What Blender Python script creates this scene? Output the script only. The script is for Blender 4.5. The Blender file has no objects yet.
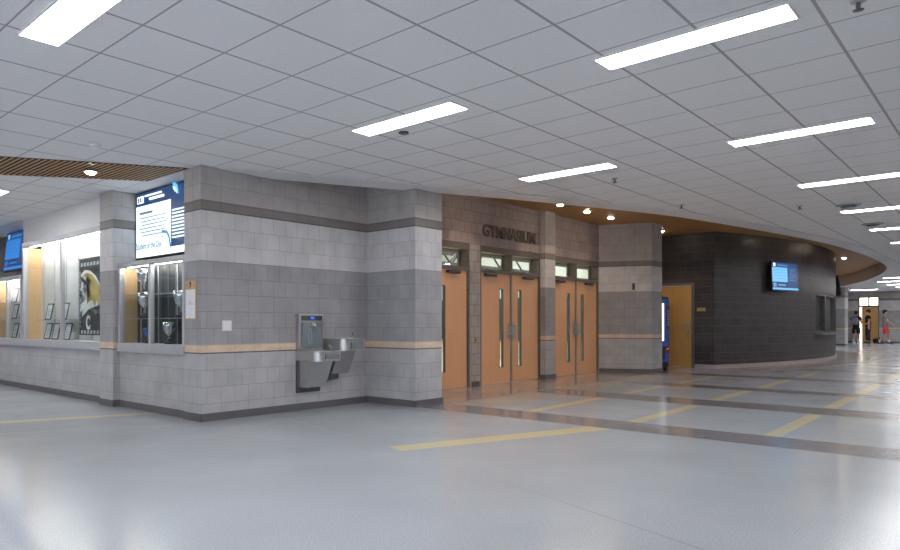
import bpy, bmesh, math, random
from mathutils import Vector, Matrix
random.seed(7)
SC = bpy.context.scene
COL = SC.collection
rad = math.radians

# world axes: x runs along the gymnasium wall (away to the right), y away to the left, metres
EYE = 1.147      # camera height
CEIL = 3.03      # tile ceiling
SOF = 3.50       # timber soffit

# ------------------------------------------------------------------ materials
def new_mat(name):
    m = bpy.data.materials.new(name); m.use_nodes = True
    nt = m.node_tree; b = nt.nodes['Principled BSDF']
    return m, nt, b

def plain(name, col, rough=.6, metal=0, spec=.5, noise=0, nscale=20, emit=None, estr=0, bump=0):
    m, nt, b = new_mat(name)
    c = (*col, 1)
    b.inputs['Base Color'].default_value = c
    b.inputs['Roughness'].default_value = rough
    b.inputs['Metallic'].default_value = metal
    b.inputs['Specular IOR Level'].default_value = spec
    if noise or bump:
        tc = nt.nodes.new('ShaderNodeTexCoord')
        n = nt.nodes.new('ShaderNodeTexNoise'); n.inputs['Scale'].default_value = nscale
        n.inputs['Detail'].default_value = 3
        nt.links.new(tc.outputs['Object'], n.inputs['Vector'])
        if noise:
            r = nt.nodes.new('ShaderNodeValToRGB')
            r.color_ramp.elements[0].position = .3; r.color_ramp.elements[1].position = .7
            r.color_ramp.elements[0].color = (*[v * (1 - noise) for v in col], 1)
            r.color_ramp.elements[1].color = (*[min(1, v * (1 + noise)) for v in col], 1)
            nt.links.new(n.outputs['Fac'], r.inputs['Fac'])
            nt.links.new(r.outputs['Color'], b.inputs['Base Color'])
        if bump:
            bp = nt.nodes.new('ShaderNodeBump'); bp.inputs['Strength'].default_value = bump
            bp.inputs['Distance'].default_value = .01
            nt.links.new(n.outputs['Fac'], bp.inputs['Height'])
            nt.links.new(bp.outputs['Normal'], b.inputs['Normal'])
    if emit:
        b.inputs['Emission Color'].default_value = (*emit, 1)
        b.inputs['Emission Strength'].default_value = estr
    return m

class NB:
    """tiny node-math builder"""
    def __init__(s, nt): s.nt = nt
    def _in(s, sock, v):
        if isinstance(v, (int, float)): sock.default_value = v
        else: s.nt.links.new(v, sock)
    def m(s, op, a, b=None, c=None):
        n = s.nt.nodes.new('ShaderNodeMath'); n.operation = op
        s._in(n.inputs[0], a)
        if b is not None: s._in(n.inputs[1], b)
        if c is not None: s._in(n.inputs[2], c)
        return n.outputs[0]
    def mix(s, f, a, b, typ='MIX'):
        n = s.nt.nodes.new('ShaderNodeMix'); n.data_type = 'RGBA'; n.blend_type = typ
        s._in(n.inputs[0], f)
        for i, v in ((6, a), (7, b)):
            if isinstance(v, tuple): n.inputs[i].default_value = (*v, 1) if len(v) == 3 else v
            else: s.nt.links.new(v, n.inputs[i])
        return n.outputs[2]

def along_and_z(nt, nb):
    g = nt.nodes.new('ShaderNodeNewGeometry')
    sp = nt.nodes.new('ShaderNodeSeparateXYZ'); nt.links.new(g.outputs['Position'], sp.inputs[0])
    sn = nt.nodes.new('ShaderNodeSeparateXYZ'); nt.links.new(g.outputs['True Normal'], sn.inputs[0])
    side = nb.m('GREATER_THAN', nb.m('ABSOLUTE', sn.outputs[0]), .6)
    h = nb.m('ADD', nb.m('MULTIPLY', side, sp.outputs[1]),
             nb.m('MULTIPLY', nb.m('SUBTRACT', 1, side), sp.outputs[0]))
    return g, h, sp.outputs[2]

def block_mat(name, zones, mortar=.68, width=.2, var=.07, rough=.55, squash=2.0, mortar_col=None, msize=.0035, bumps=.35):
    """painted / split masonry blocks 200 mm high, coloured in horizontal zones of height"""
    m, nt, b = new_mat(name); nb = NB(nt)
    g, h, z = along_and_z(nt, nb)
    a1 = nb.m('MULTIPLY', nb.m('GREATER_THAN', z, .85), .1)
    a2 = nb.m('MULTIPLY', nb.m('GREATER_THAN', z, 2.56), .11)
    zz = nb.m('SUBTRACT', nb.m('SUBTRACT', z, a1), a2)
    cx = nt.nodes.new('ShaderNodeCombineXYZ'); nt.links.new(h, cx.inputs[0]); nt.links.new(zz, cx.inputs[1])
    br = nt.nodes.new('ShaderNodeTexBrick'); nt.links.new(cx.outputs[0], br.inputs['Vector'])
    br.offset = .5; br.squash = squash; br.squash_frequency = 3
    br.inputs['Scale'].default_value = 1
    br.inputs['Brick Width'].default_value = width
    br.inputs['Row Height'].default_value = .2
    br.inputs['Mortar Size'].default_value = msize
    br.inputs['Mortar Smooth'].default_value = .2
    br.inputs['Color1'].default_value = (1 - var,) * 3 + (1,)
    br.inputs['Color2'].default_value = (1 + var * .5,) * 3 + (1,)
    br.inputs['Mortar'].default_value = (1, 1, 1, 1)
    # a second, staggered layer: some vertical joints are wider apart, as in a random bond
    rp = nt.nodes.new('ShaderNodeValToRGB'); rp.color_ramp.interpolation = 'CONSTANT'
    els = rp.color_ramp.elements
    els[0].position = 0; els[0].color = (*zones[0][1], 1)
    els.remove(els[1])
    for zc, c in zones[1:]:
        e = els.new(zc / 4); e.color = (*c, 1)
    nt.links.new(nb.m('DIVIDE', z, 4), rp.inputs[0])
    c = nb.mix(1, rp.outputs[0], br.outputs['Color'], 'MULTIPLY')
    n = nt.nodes.new('ShaderNodeTexNoise'); n.inputs['Scale'].default_value = 3.5; n.inputs['Detail'].default_value = 6
    nt.links.new(g.outputs['Position'], n.inputs['Vector'])
    nf = nb.m('ADD', nb.m('MULTIPLY', n.outputs['Fac'], .5), .75)
    cc = nt.nodes.new('ShaderNodeCombineColor')
    for i in range(3): nt.links.new(nf, cc.inputs[i])
    c = nb.mix(1, c, cc.outputs[0], 'MULTIPLY')
    if mortar_col: c = nb.mix(br.outputs['Fac'], c, mortar_col)
    else:
        dk = nb.mix(1, c, (mortar, mortar, mortar), 'MULTIPLY')
        c = nb.mix(br.outputs['Fac'], c, dk)
    nt.links.new(c, b.inputs['Base Color'])
    b.inputs['Roughness'].default_value = rough
    n2 = nt.nodes.new('ShaderNodeTexNoise'); n2.inputs['Scale'].default_value = 45
    nt.links.new(g.outputs['Position'], n2.inputs['Vector'])
    hh = nb.m('SUBTRACT', nb.m('MULTIPLY', n2.outputs['Fac'], .3), br.outputs['Fac'])
    bp = nt.nodes.new('ShaderNodeBump'); bp.inputs['Strength'].default_value = bumps; bp.inputs['Distance'].default_value = .006
    nt.links.new(hh, bp.inputs['Height']); nt.links.new(bp.outputs['Normal'], b.inputs['Normal'])
    return m

LOW = (.44, .435, .45); MID = (.335, .33, .345); LITE = (.60, .58, .59); BAND = (.24, .21, .20); UP = (.47, .44, .43); TAN = (.68, .53, .40)
JL = (.13, .12, .12)
ZON = [(0, LOW), (.795, JL), (.801, TAN), (.895, JL), (.901, MID), (1.9, LITE), (2.50, JL), (2.507, BAND), (2.612, JL), (2.619, UP)]
M = {}
M['block'] = block_mat('painted block', ZON, mortar=.70, msize=.0042, var=.06)
M['block_niche_shade'] = block_mat('block with niche shade', [(0, (.16, .15, .15))], mortar=.7)  # shade of the recesses is put into this darker block colour
GZ = [(0, LOW), (.795, JL), (.801, TAN), (.895, JL), (.901, MID), (1.9, LITE), (2.50, JL), (2.507, BAND), (2.619, (.36, .30, .285))]
M['block_gym'] = block_mat('block over the gymnasium doors', [(0, (.44, .40, .40)), (2.619, (.36, .295, .29))], mortar=.5, squash=1.0, msize=.005)
M['block_dark'] = block_mat('charcoal glazed block', [(0, (.056, .047, .051))], width=.4, var=.25, rough=.42, squash=1,
                            mortar_col=(.12, .105, .108), msize=.005, bumps=.2)
M['drywall'] = plain('white drywall', (.72, .70, .70), .7, noise=.02, nscale=3)
M['border'] = plain('white ceiling border', (.78, .77, .78), .6, noise=.02, nscale=2)
M['base'] = plain('grey vinyl base', (.115, .11, .12), .5, noise=.06, nscale=6)
M['base_light'] = plain('pale base of the dark wall', (.42, .37, .37), .4, noise=.05, nscale=6)
M['alu'] = plain('anodised aluminium', (.56, .56, .60), .42, .4, noise=.03, nscale=8)
M['steel'] = plain('brushed stainless steel', (.52, .51, .51), .30, .85, noise=.03, nscale=30)
M['shutter'] = plain('dark roll shutter', (.022, .020, .022), .5, noise=.1)
M['steel_dark'] = plain('dark steel', (.12, .12, .13), .4, .6, noise=.05, nscale=20)
M['grey_plastic'] = plain('grey moulded plastic', (.17, .205, .225), .45, noise=.04, nscale=20)
M['lt_plastic'] = plain('light grey moulding', (.40, .46, .50), .4, noise=.03)
M['frame_brown'] = plain('brown grey painted frame', (.16, .135, .125), .45, noise=.03, nscale=10)
M['frame_grey'] = plain('grey painted frame', (.25, .24, .25), .45, noise=.03, nscale=10)
M['black'] = plain('black plastic', (.012, .012, .014), .4, noise=.1)
M['black_cloth'] = plain('black cloth', (.012, .012, .016), .9, noise=.3, nscale=30)
M['navy_cloth'] = plain('dark navy cloth', (.018, .02, .035), .9, noise=.2, nscale=30)
M['grey_cloth'] = plain('grey cloth', (.16, .17, .20), .9, noise=.2, nscale=30)
M['red_cloth'] = plain('red cloth', (.55, .035, .04), .85, noise=.15, nscale=30)
M['white_cloth'] = plain('white cloth', (.75, .74, .74), .85, noise=.05, nscale=30)
M['skin'] = plain('skin', (.50, .28, .20), .6, noise=.05, nscale=20)
M['hair'] = plain('dark hair', (.02, .014, .01), .8, noise=.3, nscale=60)
M['white'] = plain('white enamel', (.8, .8, .8), .4, noise=.02)
M['paper'] = plain('white paper', (.80, .81, .86), .6, noise=.02)
M['print'] = plain('printed grey', (.30, .30, .32), .6, noise=.1)
M['tanwood'] = plain('tan plywood', (.60, .38, .19), .5, noise=.12, nscale=12)
M['gold'] = plain('brass plate', (.55, .36, .15), .4, .3, noise=.05)
M['display_white'] = plain('white display lining', (.80, .78, .77), .6, noise=.03, nscale=5)
M['display_dark'] = plain('dark display lining', (.022, .024, .030), .5, noise=.2, nscale=5)
M['silver'] = plain('polished silver', (.75, .76, .80), .12, 1, noise=.05)
M['blue_glass'] = plain('blue enamel', (.03, .09, .45), .2, noise=.1)
M['banner_dark'] = plain('charcoal banner cloth', (.045, .045, .048), .8, noise=.4, nscale=14)
M['banner_gold'] = plain('old gold print', (.50, .36, .11), .8, noise=.1)
M['banner_white'] = plain('white print', (.75, .75, .76), .8, noise=.05)
M['bronze'] = plain('bronze lettering', (.17, .12, .11), .5, .3, noise=.05)

def wood_mat(name, c1, c2, rough=.35, stretch=(1, 1, .08), scale=18):
    m, nt, b = new_mat(name); nb = NB(nt)
    tc = nt.nodes.new('ShaderNodeTexCoord'); mp = nt.nodes.new('ShaderNodeMapping')
    mp.inputs['Scale'].default_value = stretch
    nt.links.new(tc.outputs['Object'], mp.inputs[0])
    n = nt.nodes.new('ShaderNodeTexNoise'); n.inputs['Scale'].default_value = scale; n.inputs['Detail'].default_value = 5
    nt.links.new(mp.outputs[0], n.inputs['Vector'])
    nt.links.new(nb.mix(n.outputs['Fac'], c1, c2), b.inputs['Base Color'])
    b.inputs['Roughness'].default_value = rough
    return m
M['door_wood'] = wood_mat('maple door veneer', (.80, .42, .21), (.88, .50, .28))
M['door_wood2'] = wood_mat('honey door veneer', (.62, .33, .10), (.76, .43, .16))
M['case_wood'] = wood_mat('maple case side', (.70, .44, .22), (.85, .58, .32))
M['soffit'] = wood_mat('timber soffit boards', (.36, .17, .055), (.54, .28, .10), .5, (.08, 1, 1), 14)
M['slat'] = wood_mat('cedar slats', (.42, .22, .10), (.58, .33, .15), .5, (1, .08, 1), 25)
M['slat_shade'] = plain('backing with slat shade', (.02, .012, .008), .9, noise=.2)  # near-black sheet paints in the shade between the slats
M['fascia'] = plain('cream fascia', (.74, .60, .44), .6, noise=.03, nscale=3)

# glass : a thin clear pane
def glass_mat(name='clear glass', tint=(.92, .95, .95), refl=.05):
    m, nt, b = new_mat(name)
    out = nt.nodes['Material Output']
    tr = nt.nodes.new('ShaderNodeBsdfTransparent'); tr.inputs[0].default_value = (*tint, 1)
    gl = nt.nodes.new('ShaderNodeBsdfGlossy'); gl.inputs['Roughness'].default_value = .03
    lw = nt.nodes.new('ShaderNodeLayerWeight'); lw.inputs[0].default_value = .35
    nb = NB(nt)
    f = nb.m('ADD', nb.m('MULTIPLY', lw.outputs['Fresnel'], .10), refl * .4)
    mx = nt.nodes.new('ShaderNodeMixShader')
    nt.links.new(f, mx.inputs[0]); nt.links.new(tr.outputs[0], mx.inputs[1]); nt.links.new(gl.outputs[0], mx.inputs[2])
    nt.links.new(mx.outputs[0], out.inputs[0])
    nt.nodes.remove(b)
    return m
M['glass'] = glass_mat()

def emis(name, col, s):
    m, nt, b = new_mat(name)
    b.inputs['Base Color'].default_value = (*[min(.8, c * .5) for c in col], 1)
    b.inputs['Roughness'].default_value = .3
    b.inputs['Emission Color'].default_value = (*col, 1); b.inputs['Emission Strength'].default_value = s
    # faint texture across the lamp or screen
    n = nt.nodes.new('ShaderNodeTexNoise'); n.inputs['Scale'].default_value = 6
    nb = NB(nt)
    nt.links.new(nb.m('MULTIPLY', nb.m('ADD', nb.m('MULTIPLY', n.outputs['Fac'], .1), .95), s), b.inputs['Emission Strength'])
    return m
LAMP = 24.0
M['lamp'] = emis('fluorescent diffuser', (1.0, .985, .975), LAMP)
M['down'] = emis('warm downlight lens', (1, .86, .66), 40)
M['day'] = emis('daylit opening', (1, .93, .75), 2.2)
M['case_lamp'] = emis('case strip light', (1, .95, .87), 20)
M['scr_navy'] = emis('screen navy', (.008, .032, .105), 1)
M['scr_blue'] = emis('screen blue', (.02, .13, .38), 1)
M['scr_sky'] = emis('screen sky blue', (.12, .36, .60), 1)
M['scr_pale'] = emis('screen pale', (.70, .86, .96), 1)
M['scr_white'] = emis('screen white', (.90, .95, 1.0), 1)
M['scr_text'] = emis('screen grey text', (.10, .13, .17), 1)
M['scr_dark'] = emis('screen black', (.006, .012, .03), 1)
M['vend_light'] = emis('vending lit panel', (1, .93, .80), 1.2)
M['vend_blue'] = plain('vending blue', (.02, .05, .22), .4, noise=.15, emit=(.02, .06, .25), estr=.25)
M['lcd'] = emis('small blue display', (.05, .15, .8), .8)

# ceiling tiles
def ceiling_mat():
    m, nt, b = new_mat('lay-in ceiling tiles'); nb = NB(nt)
    g = nt.nodes.new('ShaderNodeNewGeometry'); sp = nt.nodes.new('ShaderNodeSeparateXYZ')
    nt.links.new(g.outputs['Position'], sp.inputs[0])
    def line(c, off, w):
        f = nb.m('FRACT', nb.m('DIVIDE', nb.m('SUBTRACT', c, off - 61), .6096))
        d = nb.m('ABSOLUTE', nb.m('SUBTRACT', f, .5))       # .5 at the joint
        return nb.m('GREATER_THAN', d, .5 - w / .6096 / 2)
    lx = line(sp.outputs[0], 4.572 - (61 - 60.96) , .014)
    ly = line(sp.outputs[1], 2.155 - (61 - 60.96), .020)
    l = nb.m('MAXIMUM', lx, ly)
    n = nt.nodes.new('ShaderNodeTexNoise'); n.inputs['Scale'].default_value = 60; n.inputs['Detail'].default_value = 4
    nt.links.new(g.outputs['Position'], n.inputs['Vector'])
    tile = nb.mix(n.outputs['Fac'], (.76, .745, .755), (.90, .885, .895))
    nt.links.new(nb.mix(l, tile, (.40, .39, .40)), b.inputs['Base Color'])
    b.inputs['Roughness'].default_value = .85
    bp = nt.nodes.new('ShaderNodeBump'); bp.inputs['Strength'].default_value = .25; bp.inputs['Distance'].default_value = .004
    nt.links.new(n.outputs['Fac'], bp.inputs['Height']); nt.links.new(bp.outputs['Normal'], b.inputs['Normal'])
    return m
M['ceiling'] = ceiling_mat()

def terrazzo(name, col, var=.13, rough=.18):
    m, nt, b = new_mat(name); nb = NB(nt)
    g = nt.nodes.new('ShaderNodeNewGeometry')
    v = nt.nodes.new('ShaderNodeTexNoise'); v.inputs['Scale'].default_value = 110; v.inputs['Detail'].default_value = 3
    w = nt.nodes.new('ShaderNodeTexNoise'); w.inputs['Scale'].default_value = 1.3; w.inputs['Detail'].default_value = 5
    for n in (v, w): nt.links.new(g.outputs['Position'], n.inputs['Vector'])
    lo = tuple(c * (1 - var) for c in col); hi = tuple(c * (1 + var) for c in col)
    rp = nt.nodes.new('ShaderNodeValToRGB'); rp.color_ramp.elements[0].position = .38; rp.color_ramp.elements[1].position = .62
    rp.color_ramp.elements[0].color = (*lo, 1); rp.color_ramp.elements[1].color = (*hi, 1)
    nt.links.new(v.outputs['Fac'], rp.inputs[0])
    f = nb.m('ADD', nb.m('MULTIPLY', w.outputs['Fac'], .16), .92)
    cc = nt.nodes.new('ShaderNodeCombineColor')
    for i in range(3): nt.links.new(f, cc.inputs[i])
    nt.links.new(nb.mix(1, rp.outputs[0], cc.outputs[0], 'MULTIPLY'), b.inputs['Base Color'])
    nt.links.new(nb.m('ADD', nb.m('MULTIPLY', w.outputs['Fac'], .12), rough - .06), b.inputs['Roughness'])
    b.inputs['Specular IOR Level'].default_value = .55
    return m
M['floor'] = terrazzo('pale blue grey terrazzo', (.385, .412, .455))
M['floor_band'] = terrazzo('grey terrazzo band', (.205, .20, .215))
M['floor_yellow'] = terrazzo('straw yellow terrazzo strip', (.58, .51, .34), .06)
M['floor_warm'] = terrazzo('brown grey terrazzo border', (.33, .28, .265))
M['floor_tan'] = terrazzo('buff terrazzo border', (.45, .41, .36))
M['joint'] = plain('divider strip', (.10, .10, .115), .4, noise=.1)
M['gym_floor'] = wood_mat('gym floor boards', (.55, .36, .16), (.70, .48, .24), .25, (.1, 1, 1), 8)
M['gym_wall'] = plain('pale gym wall', (.66, .71, .68), .7, noise=.03, nscale=2)
M['gym_dark'] = plain('dark gym bleachers', (.05, .06, .05), .6, noise=.4, nscale=3)

# ------------------------------------------------------------------ mesh helpers
def box(bm, x0, x1, y0, y1, z0, z1, mi=0, mat=None, bev=0):
    if x0 > x1: x0, x1 = x1, x0
    if y0 > y1: y0, y1 = y1, y0
    vs = [bm.verts.new(p) for p in ((x0,y0,z0),(x1,y0,z0),(x1,y1,z0),(x0,y1,z0),(x0,y0,z1),(x1,y0,z1),(x1,y1,z1),(x0,y1,z1))]
    fs = [bm.faces.new([vs[i] for i in f]) for f in ((3,2,1,0),(4,5,6,7),(0,1,5,4),(1,2,6,5),(2,3,7,6),(3,0,4,7))]
    for f in fs: f.material_index = mi
    if bev:
        es = list({e for f in fs for e in f.edges})
        r = bmesh.ops.bevel(bm, geom=es, offset=bev, segments=2, affect='EDGES', profile=.5)
        for f in r['faces']: f.material_index = mi
        vs = list({v for f in r['faces'] for v in f.verts} | {v for v in vs if v.is_valid})
    if mat is not None: bmesh.ops.transform(bm, matrix=mat, verts=[v for v in vs if v.is_valid])
    return vs

def prism(bm, pts, z0, z1, mi=0, mat=None):
    """closed outline (list of xy) extruded in z"""
    a = [bm.verts.new((p[0], p[1], z0)) for p in pts]; b = [bm.verts.new((p[0], p[1], z1)) for p in pts]
    n = len(pts); fs = [bm.faces.new(a[::-1]), bm.faces.new(b)]
    for i in range(n): fs.append(bm.faces.new((a[i], a[(i+1) % n], b[(i+1) % n], b[i])))
    for f in fs: f.material_index = mi
    if mat is not None: bmesh.ops.transform(bm, matrix=mat, verts=a + b)
    bmesh.ops.triangulate(bm, faces=[f for f in fs[:2] if len(f.verts) > 4])
    return a + b

def lathe(bm, prof, seg=20, mi=0, mat=None):
    rings = []
    for r, z in prof:
        rings.append([bm.verts.new((max(r, 1e-4) * math.cos(2*math.pi*k/seg), max(r, 1e-4) * math.sin(2*math.pi*k/seg), z)) for k in range(seg)])
    vs = [v for r in rings for v in r]
    for i in range(len(rings) - 1):
        for k in range(seg):
            f = bm.faces.new((rings[i][k], rings[i][(k+1) % seg], rings[i+1][(k+1) % seg], rings[i+1][k]))
            f.material_index = mi; f.smooth = True
    for ring, rev in ((rings[0], True), (rings[-1], False)):
        f = bm.faces.new(ring[::-1] if rev else ring); f.material_index = mi
    if mat is not None: bmesh.ops.transform(bm, matrix=mat, verts=vs)
    return vs

def tube(bm, pts, r, seg=10, mi=0):
    pts = [Vector(p) for p in pts]; rings = []
    up = Vector((0, 0, 1))
    for i, p in enumerate(pts):
        d = (pts[min(i+1, len(pts)-1)] - pts[max(i-1, 0)]).normalized()
        a = d.cross(up if abs(d.z) < .95 else Vector((1, 0, 0))).normalized(); b = d.cross(a)
        rings.append([bm.verts.new(p + r * (math.cos(2*math.pi*k/seg) * a + math.sin(2*math.pi*k/seg) * b)) for k in range(seg)])
    for i in range(len(rings) - 1):
        for k in range(seg):
            f = bm.faces.new((rings[i][k], rings[i][(k+1) % seg], rings[i+1][(k+1) % seg], rings[i+1][k])); f.smooth = True; f.material_index = mi
    bm.faces.new(rings[0][::-1]).material_index = mi; bm.faces.new(rings[-1]).material_index = mi

def obj(name, bm, mats, parent=None, loc=None):
    bmesh.ops.recalc_face_normals(bm, faces=bm.faces)
    me = bpy.data.meshes.new(name); bm.to_mesh(me); bm.free()
    for m in (mats if isinstance(mats, (list, tuple)) else [mats]): me.materials.append(M[m])
    o = bpy.data.objects.new(name, me); COL.objects.link(o)
    if parent: o.parent = parent
    if loc: o.location = loc
    return o

def boxes(name, lst, mats, parent=None, bev=0, loc=None):
    bm = bmesh.new()
    for b in lst: box(bm, *b[:6], mi=b[6] if len(b) > 6 else 0, bev=bev)
    return obj(name, bm, mats, parent, loc)

def thing(name, label, cat, loc=(0,0,0), rz=0, group=None):
    o = bpy.data.objects.new(name, None); COL.objects.link(o); o.empty_display_size = .1
    o.location = loc; o.rotation_euler = (0, 0, rz)
    o['label'] = label; o['category'] = cat
    if group: o['group'] = group
    return o
def tag(o, label, cat, group=None):
    o['label'] = label; o['category'] = cat
    if group: o['group'] = group
    return o
def struct(o, label=None, cat=None):
    o['kind'] = 'structure'
    if label: o['label'] = label
    if cat: o['category'] = cat
    return o
def dup(root, loc, rz, label, group=None):
    r = root.copy(); COL.objects.link(r); r.location = loc; r.rotation_euler = (0, 0, rz); r['label'] = label
    if group: r['group'] = group
    for ch in list(root.children):
        c = ch.copy(); COL.objects.link(c); c.parent = r
        for g in list(ch.children):
            d = g.copy(); COL.objects.link(d); d.parent = c
    return r

def text_mesh(s, size, depth, font_scale_x=1, bold=0):
    cu = bpy.data.curves.new('t', 'FONT'); cu.body = s; cu.size = size; cu.extrude = depth; cu.offset = bold
    cu.align_x = 'LEFT'
    o = bpy.data.objects.new('t', cu); COL.objects.link(o)
    bpy.context.view_layer.update()
    dg = bpy.context.evaluated_depsgraph_get()
    me = bpy.data.meshes.new_from_object(o.evaluated_get(dg))
    bpy.data.objects.remove(o); bpy.data.curves.remove(cu)
    return me
def add_text(bm, s, size, depth, x, y, z, wid=None, mi=0, basis=None, bold=0):
    """text in the local plane x (right) / z (up), facing -y ; fitted to width wid"""
    me = text_mesh(s, size, depth, bold=bold)
    xs = [v.co.x for v in me.vertices]; x0, x1 = min(xs), max(xs)
    sx = (wid / (x1 - x0)) if wid else 1
    start = len(bm.verts); bm.from_mesh(me); bm.verts.ensure_lookup_table()
    nf = [f for f in bm.faces if f.verts[0].index < 0 or f.verts[0] in set(bm.verts[start:])]
    for v in bm.verts[start:]:
        X, Y, Z = v.co
        v.co = Vector((x + (X - x0) * sx, y - Z, z + Y))
        if basis is not None: v.co = basis @ v.co
    for f in nf: f.material_index = mi
    bpy.data.meshes.remove(me)

# ------------------------------------------------------------------ curves of the plan
def catmull(P, n=8):
    out = []
    Q = [P[0]] + P + [P[-1]]
    for i in range(1, len(Q) - 2):
        p0, p1, p2, p3 = [Vector((*q, 0)) for q in Q[i-1:i+3]]
        for k in range(n):
            t = k / n
            v = .5 * ((2*p1) + (-p0 + p2)*t + (2*p0 - 5*p1 + 4*p2 - p3)*t*t + (-p0 + 3*p1 - 3*p2 + p3)*t**3)
            out.append((v.x, v.y))
    out.append(P[-1]); return out
EDGE = catmull([(4.62, 7.02), (5.15, 6.87), (6.55, 6.31), (7.65, 5.84), (8.9, 5.34), (10.6, 4.74), (12.4, 4.2), (15.4, 3.66), (18.6, 3.22),
                (21.5, 3.03), (24.8, 2.98), (28.3, 3.12), (31.5, 3.6), (35.9, 4.6), (39, 5.5), (41.8, 6.7), (43.4, 8.2), (44.2, 9.95)])
def offset(P, d):
    out = []
    for i in range(len(P)):
        a = Vector(P[max(i-1, 0)]); b = Vector(P[min(i+1, len(P)-1)]); t = (b - a).normalized()
        out.append((P[i][0] + t.y * d, P[i][1] - t.x * d))
    return out
RC = (25.3, 23.3); RR = 19.0
def rot(th, r=RR): return (RC[0] + r * math.sin(rad(th)), RC[1] - r * math.cos(rad(th)))

# ------------------------------------------------------------------ floor
fm = bmesh.new()
def poly(bm, pts, z, mi):
    f = bm.faces.new([bm.verts.new((p[0], p[1], z)) for p in pts]); f.material_index = mi; f.normal_update()
    if f.normal.z < 0: f.normal_flip()
    return f
X0, X1, Y0, Y1 = -6.0, 50.0, -5.0, 17.0
box(fm, X0, X1, Y0, Y1, -.12, 0, 0)
def strip(pts, w, z, mi):
    L = offset(pts, w/2); R = offset(pts, -w/2)
    for i in range(len(pts) - 1): poly(fm, [L[i], L[i+1], R[i+1], R[i]], z, mi)
# grey bands across the hall
for (a, b, ymax) in ((7.18, 7.84, 5.9), (10.14, 10.92, 5.82), (12.90, 13.50, 5.95), (16.0, 16.62, 6.05), (19.4, 20.0, 3.9), (22.6, 23.2, 3.1), (26.0, 26.6, 3.0), (30, 30.6, 3.2), (34, 34.6, 4), (38, 38.6, 5)):
    poly(fm, [(a, -5), (b, -5), (b, ymax), (a, ymax)], .0006, 1)
# brown grey border along the door wall and the buff fields next to it
poly(fm, [(7.84, 5.82), (15.9, 6.02), (18.6, 6.05), (18.6, 7.1), (7.84, 7.1)], .0007, 3)
for a, b, ya, yb, yc in ((7.9, 10.1, 5.3, 5.15, 5.8), (10.98, 12.86, 5.45, 5.3, 5.84), (13.56, 15.96, 5.5, 5.4, 5.95)):
    poly(fm, [(a, ya), (b, yb), (b, yc), (a, yc)], .0006, 4)
# border that follows the dark round wall
ring = [rot(t) for t in range(-20, 34, 3)]
o1 = [rot(t, RR + .1) for t in range(-20, 34, 3)]; o2 = [rot(t, RR + .95) for t in range(-20, 34, 3)]; o3 = [rot(t, RR + .99) for t in range(-20, 34, 3)]
for i in range(len(ring) - 1):
    poly(fm, [ring[i], ring[i+1], o2[i+1], o2[i]], .0009, 3)
    poly(fm, [o2[i], o2[i+1], o3[i+1], o3[i]], .0009, 5)
# yellow strips
for yc, sl in ((1.80, .012), (3.20, .017), (4.56, .02)):
    for a, b in ((7.86, 10.10), (10.96, 12.86), (13.54, 15.96), (16.66, 19.3)):
        if yc > 4 and a > 16: continue
        ya = yc + sl * (a - 7.86); yb = yc + sl * (b - 7.86)
        poly(fm, [(a, ya - .075), (b, yb - .075), (b, yb + .075), (a, ya + .075)], .0007, 2)
poly(fm, [(4.60, 3.96), (7.17, 3.14), (7.17, 3.42), (4.68, 4.19)], .0007, 2)
poly(fm, [(0.2, 9.18), (2.66, 8.38), (4.34, 7.84), (4.35, 8.0), (2.70, 8.55), (0.2, 9.36)], .0007, 2)
# divider strips
strip(catmull([(5.2, 6.3), (4.90, 5.1), (4.62, 4.05), (4.13, 2.43), (3.69, 1.21), (3.1, -.5)], 4), .012, .0008, 5)
strip(catmull([(1.4, 8.02), (2.38, 7.58), (4.15, 6.75), (5.2, 6.3), (6.4, 6.02), (7.15, 5.62)], 4), .018, .0008, 5)
strip([(2.6, 4.95), (4.62, 4.07)], .010, .0008, 5)
floor = struct(obj('floor', fm, ['floor', 'floor_band', 'floor_yellow', 'floor_warm', 'floor_tan', 'joint']))

# ------------------------------------------------------------------ ceiling, soffit, fascia
cm = bmesh.new()
top = [(X0, Y1), (4.62, Y1), None] + EDGE + [None, (44.2, 9.95), (X1, 9.95)]
def cquad(p, q):
    cm.faces.new([cm.verts.new((*c, CEIL)) for c in ((p[0], Y0), (q[0], Y0), q, p)])
for p, q in zip(top[:-1], top[1:]):
    if p and q and q[0] > p[0] + 1e-6: cquad(p, q)
cm.faces.new([cm.verts.new((x, y, CEIL)) for x, y in ((4.62, 7.02), (4.95, 7.02), (4.95, Y1), (4.62, Y1))])
bmesh.ops.remove_doubles(cm, verts=cm.verts, dist=.0005)
ceiling = struct(obj('ceiling', cm, 'ceiling'))
sm = bmesh.new(); box(sm, 4.7, 44.6, 2.6, 10.0, SOF, SOF + .05)
struct(obj('ceiling_soffit', sm, 'soffit'))
tm = bmesh.new()
inn = offset(EDGE, .33); lip = offset(EDGE, -.036)
for i in range(len(EDGE) - 1):        # flat white border under the ceiling edge with a small return
    a, b, c, d = lip[i], lip[i+1], inn[i+1], inn[i]
    lo, hi = CEIL - .012, CEIL - .002
    q = [tm.verts.new((*p, lo)) for p in (a, b, c, d)] + [tm.verts.new((*p, hi)) for p in (a, b, c, d)]
    for fi in ((0,1,2,3),(7,6,5,4),(0,1,5,4),(2,3,7,6)): tm.faces.new([q[k] for k in fi])
bmesh.ops.remove_doubles(tm, verts=tm.verts, dist=.0005)
struct(obj('trim_1', tm, 'border'))
tm = bmesh.new()
e2 = offset(EDGE, -.03)
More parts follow.
